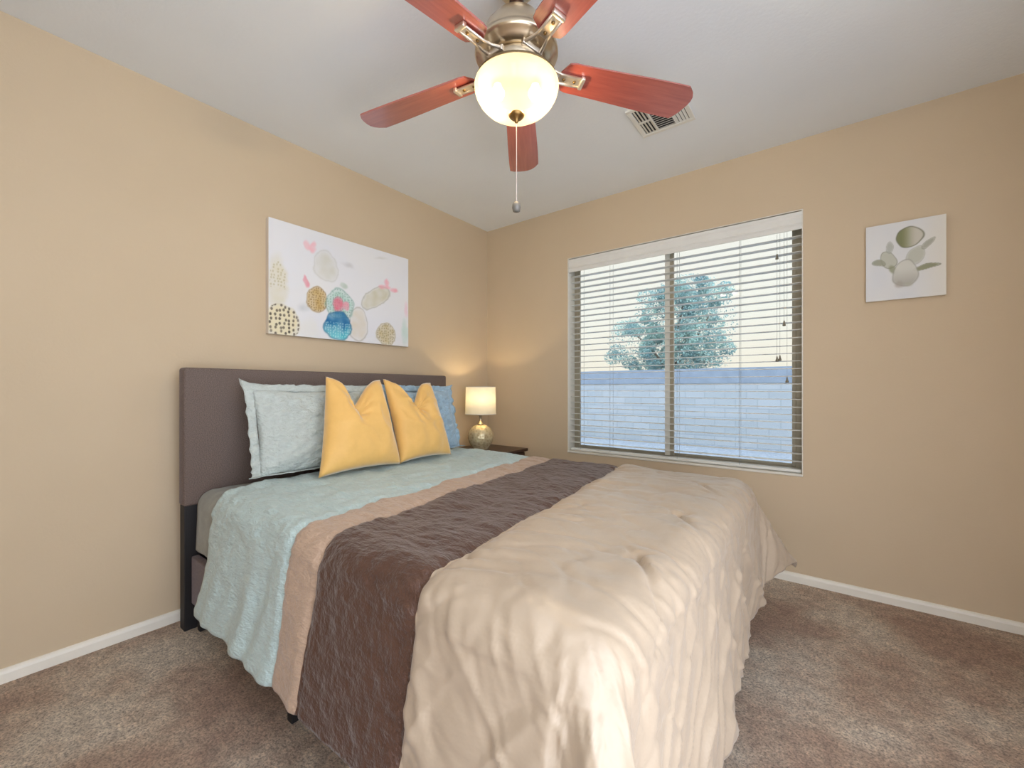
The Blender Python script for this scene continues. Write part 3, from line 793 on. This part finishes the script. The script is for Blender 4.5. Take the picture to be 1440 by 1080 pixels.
def art_pads():
    """pads of the large painting: name -> (cx, cy, rx, ry, rot), laid out on the canvas itself"""
    def q(x, y):
        t = (x-165)/930; hl, hr = 755, 565; u = t*hr/((1-t)*hl+t*hr)
        yt = 115+(x-175)*.323; yb = 870+(x-155)*.115
        return u, 1-(y-yt)/(yb-yt)
    o = {}
    for n_, (x, y, a, b_, r) in dict(tall=(225, 540, 75, 190, 0), up=(548, 440, 82, 105, .1), bud1=(425, 305, 22, 38, .35), bud2=(462, 315, 24, 44, -.1),
            wisp=(695, 440, 45, 20, -.3), wisp2=(915, 400, 50, 9, .2), right=(880, 655, 108, 58, .62), f1=(940, 590, 44, 16, .1), f2=(950, 560, 17, 32, 0), f3=(1003, 612, 30, 18, .1),
            pale=(765, 825, 64, 115, 0), ochre=(488, 655, 70, 88, 0), bud3=(416, 538, 20, 42, .3), mint=(643, 690, 96, 100, 0), knob=(665, 570, 26, 22, 0),
            bloom=(632, 690, 31, 50, 0), bloom2=(682, 708, 27, 32, -.5), teal=(630, 830, 93, 96, 0), spot=(258, 790, 122, 118, 0), low=(948, 892, 62, 76, -.25),
            grey=(400, 705, 48, 34, 0), white=(440, 850, 80, 80, 0), mintr=(1075, 880, 28, 90, 0), pinkr=(1080, 740, 14, 55, 0)).items():
        u, v = q(x, y); u1, _ = q(x-a, y); u2_, _ = q(x+a, y); _, v1 = q(x, y+b_)
        o[n_] = (u, v, (u2_-u1)/2*1.496, v-v1, r)
    return o
AP = art_pads()
def art_big(u, v):
    A = 1.496; c = (230, 230, 228)
    wv = .014*nz(u*14, v*10, 3)+.006*nz(u*40, v*30, 3); u2, v2 = u+wv, v+.018*nz(u*14, v*9, 7)+.006*nz(u*40, v*30, 8)
    t = nz(u*3, v*3, 2); c = mixc(c, (218, 222, 234), .35+.35*t)
    g = .75+.35*nz(u*22, v*15, 6)          # uneven pigment
    def P(k, grow=1):
        a = AP[k]; return pad(u2, v2, a[0], a[1], a[2]*grow, a[3]*grow, a[4], A)
    c = wash(c, P('tall', 1.05), (216, 208, 176), .7*g, soft=.45); c = dots(c, u, v, A, P('tall'), .75 if v > .4 else 0, 34, (170, 160, 110), .45, 3)
    c = wash(c, P('up'), (206, 205, 190), .75*g, .25, (176, 176, 165), .5)
    for k in ('bud1', 'bud2'): c = wash(c, P(k), (238, 176, 186), .85*g, soft=.5)
    c = wash(c, P('wisp'), (180, 180, 182), .55*g, soft=.9); c = wash(c, P('wisp2'), (196, 196, 190), .4, soft=.9)
    c = wash(c, P('right'), mixc((200, 196, 170), (176, 168, 118), sstep(.75, .86, u)), .85*g, .35, (140, 140, 122), .3)
    for k in ('f1', 'f2', 'f3'): c = wash(c, P(k), (238, 160, 174), .85*g, soft=.6)
    c = wash(c, P('pale'), (216, 206, 184), .8*g, .4, (150, 145, 130), .4)
    c = wash(c, P('grey'), (186, 192, 196), .6*g, soft=.9); c = wash(c, P('white'), (226, 226, 218), .5, soft=.6)
    c = wash(c, P('ochre'), (196, 164, 100), 1.0*g, .45, (128, 96, 46), .25); c = dots(c, u, v, A, P('ochre'), .93, 44, (128, 94, 46), .6, 8)
    c = wash(c, P('bud3'), (230, 140, 155), .95*g, soft=.4)
    c = wash(c, P('mint'), (166, 206, 192), .9*g, .4, (96, 146, 134), .4); c = dots(c, u, v, A, P('mint'), .93, 40, (104, 150, 132), .5, 5)
    c = wash(c, P('knob'), (180, 196, 182), .8*g, soft=.5)
    c = wash(c, P('bloom'), (228, 108, 130), 1.0*g, .35, (190, 60, 90), .4); c = wash(c, P('bloom2'), (238, 150, 168), .95*g, soft=.4)
    d = P('teal'); c = wash(c, d, mixc((90, 196, 208), (24, 106, 160), sstep(.02, .2, v+.05*nz(u*25, 0))), 1.1*g, .4, (10, 70, 110), .15)
    if v < .17: c = dots(c, u, v, A, d, .9, 40, (205, 236, 236), .6, 2)
    d = P('spot'); c = wash(c, d, (228, 218, 182), .9, .25, (190, 180, 140), .3); c = dots(c, u, v, A, d, .98, 26, (60, 52, 42), .9*g, 1, .32)
    d = P('low'); c = wash(c, d, (194, 176, 126), .9*g, .4, (140, 120, 70), .4); c = dots(c, u, v, A, d, .9, 38, (124, 112, 72), .5, 6)
    c = wash(c, P('mintr'), (180, 212, 202), .7*g, soft=.7); c = wash(c, P('pinkr'), (236, 196, 210), .6, soft=.7)
    return c
def art_small(u, v):
    A = .76; c = mixc((222, 222, 218), (208, 212, 218), .4+.4*nz(u*3, v*3, 4)); c = mixc(c, (226, 220, 204), sstep(.6, 1, u)*.6)
    u2 = u+.014*nz(u*8, v*8, 1); v2 = v+.014*nz(u*8, v*8, 5)
    def P(cx, cy, rx, ry, rot=0): return pad(u2, v2, cx, cy, rx, ry, rot, A)
    g1, g2, dk = (184, 186, 170), (140, 142, 112), (96, 98, 76)
    sh = sstep(.1, .4, v)
    c = wash(c, P(.30, .53, .075, .12, .35), g1, .9, .55, dk, .2)
    c = wash(c, P(.31, .69, .035, .08, -.05), (172, 176, 168), .85, .3, dk, .4)
    c = wash(c, P(.17, .50, .075, .04, -.35), (150, 152, 132), .9, .5, dk, .3)
    c = wash(c, P(.36, .39, .04, .08, .5), g2, .8, soft=.5)
    c = wash(c, P(.64, .54, .085, .12, -.35), g1, .85, .4, (150, 150, 135), .3)
    c = wash(c, P(.79, .67, .035, .09, -.75), (165, 165, 150), .9, .45, dk, .4)
    c = wash(c, P(.77, .38, .13, .035, .18), g2, .95, .6, dk, .35)
    c = wash(c, P(.51, .33, .125, .175, -.05), mixc((170, 168, 158), (206, 206, 196), sstep(.15, .42, v)), .95, .5, (135, 135, 122), .2)
    c = wash(c, P(.44, .185, .05, .05), (168, 160, 148), .7, soft=.6)
    c = wash(c, P(.55, .185, .05, .04), (176, 176, 160), .7, soft=.6)
    c = wash(c, P(.56, .79, .135, .13, .5), mixc((118, 122, 78), (196, 192, 178), sstep(.44, .66, u)), .95, .7, dk, .12)
    return c
p1 = canvas('cactus_canvas', .92, .615, .034, .0034, art_big, 'large watercolour cactus canvas in pink, teal and ochre above the headboard')
p1.location = (.001, -1.352, 1.668); p1.rotation_euler = (0, 0, PI/2)
p2 = canvas('cactus_canvas', .286, .376, .022, .0024, art_small, 'small watercolour canvas of a grey-green prickly pear right of the window')
p2.location = (2.682, -.001, 1.694)
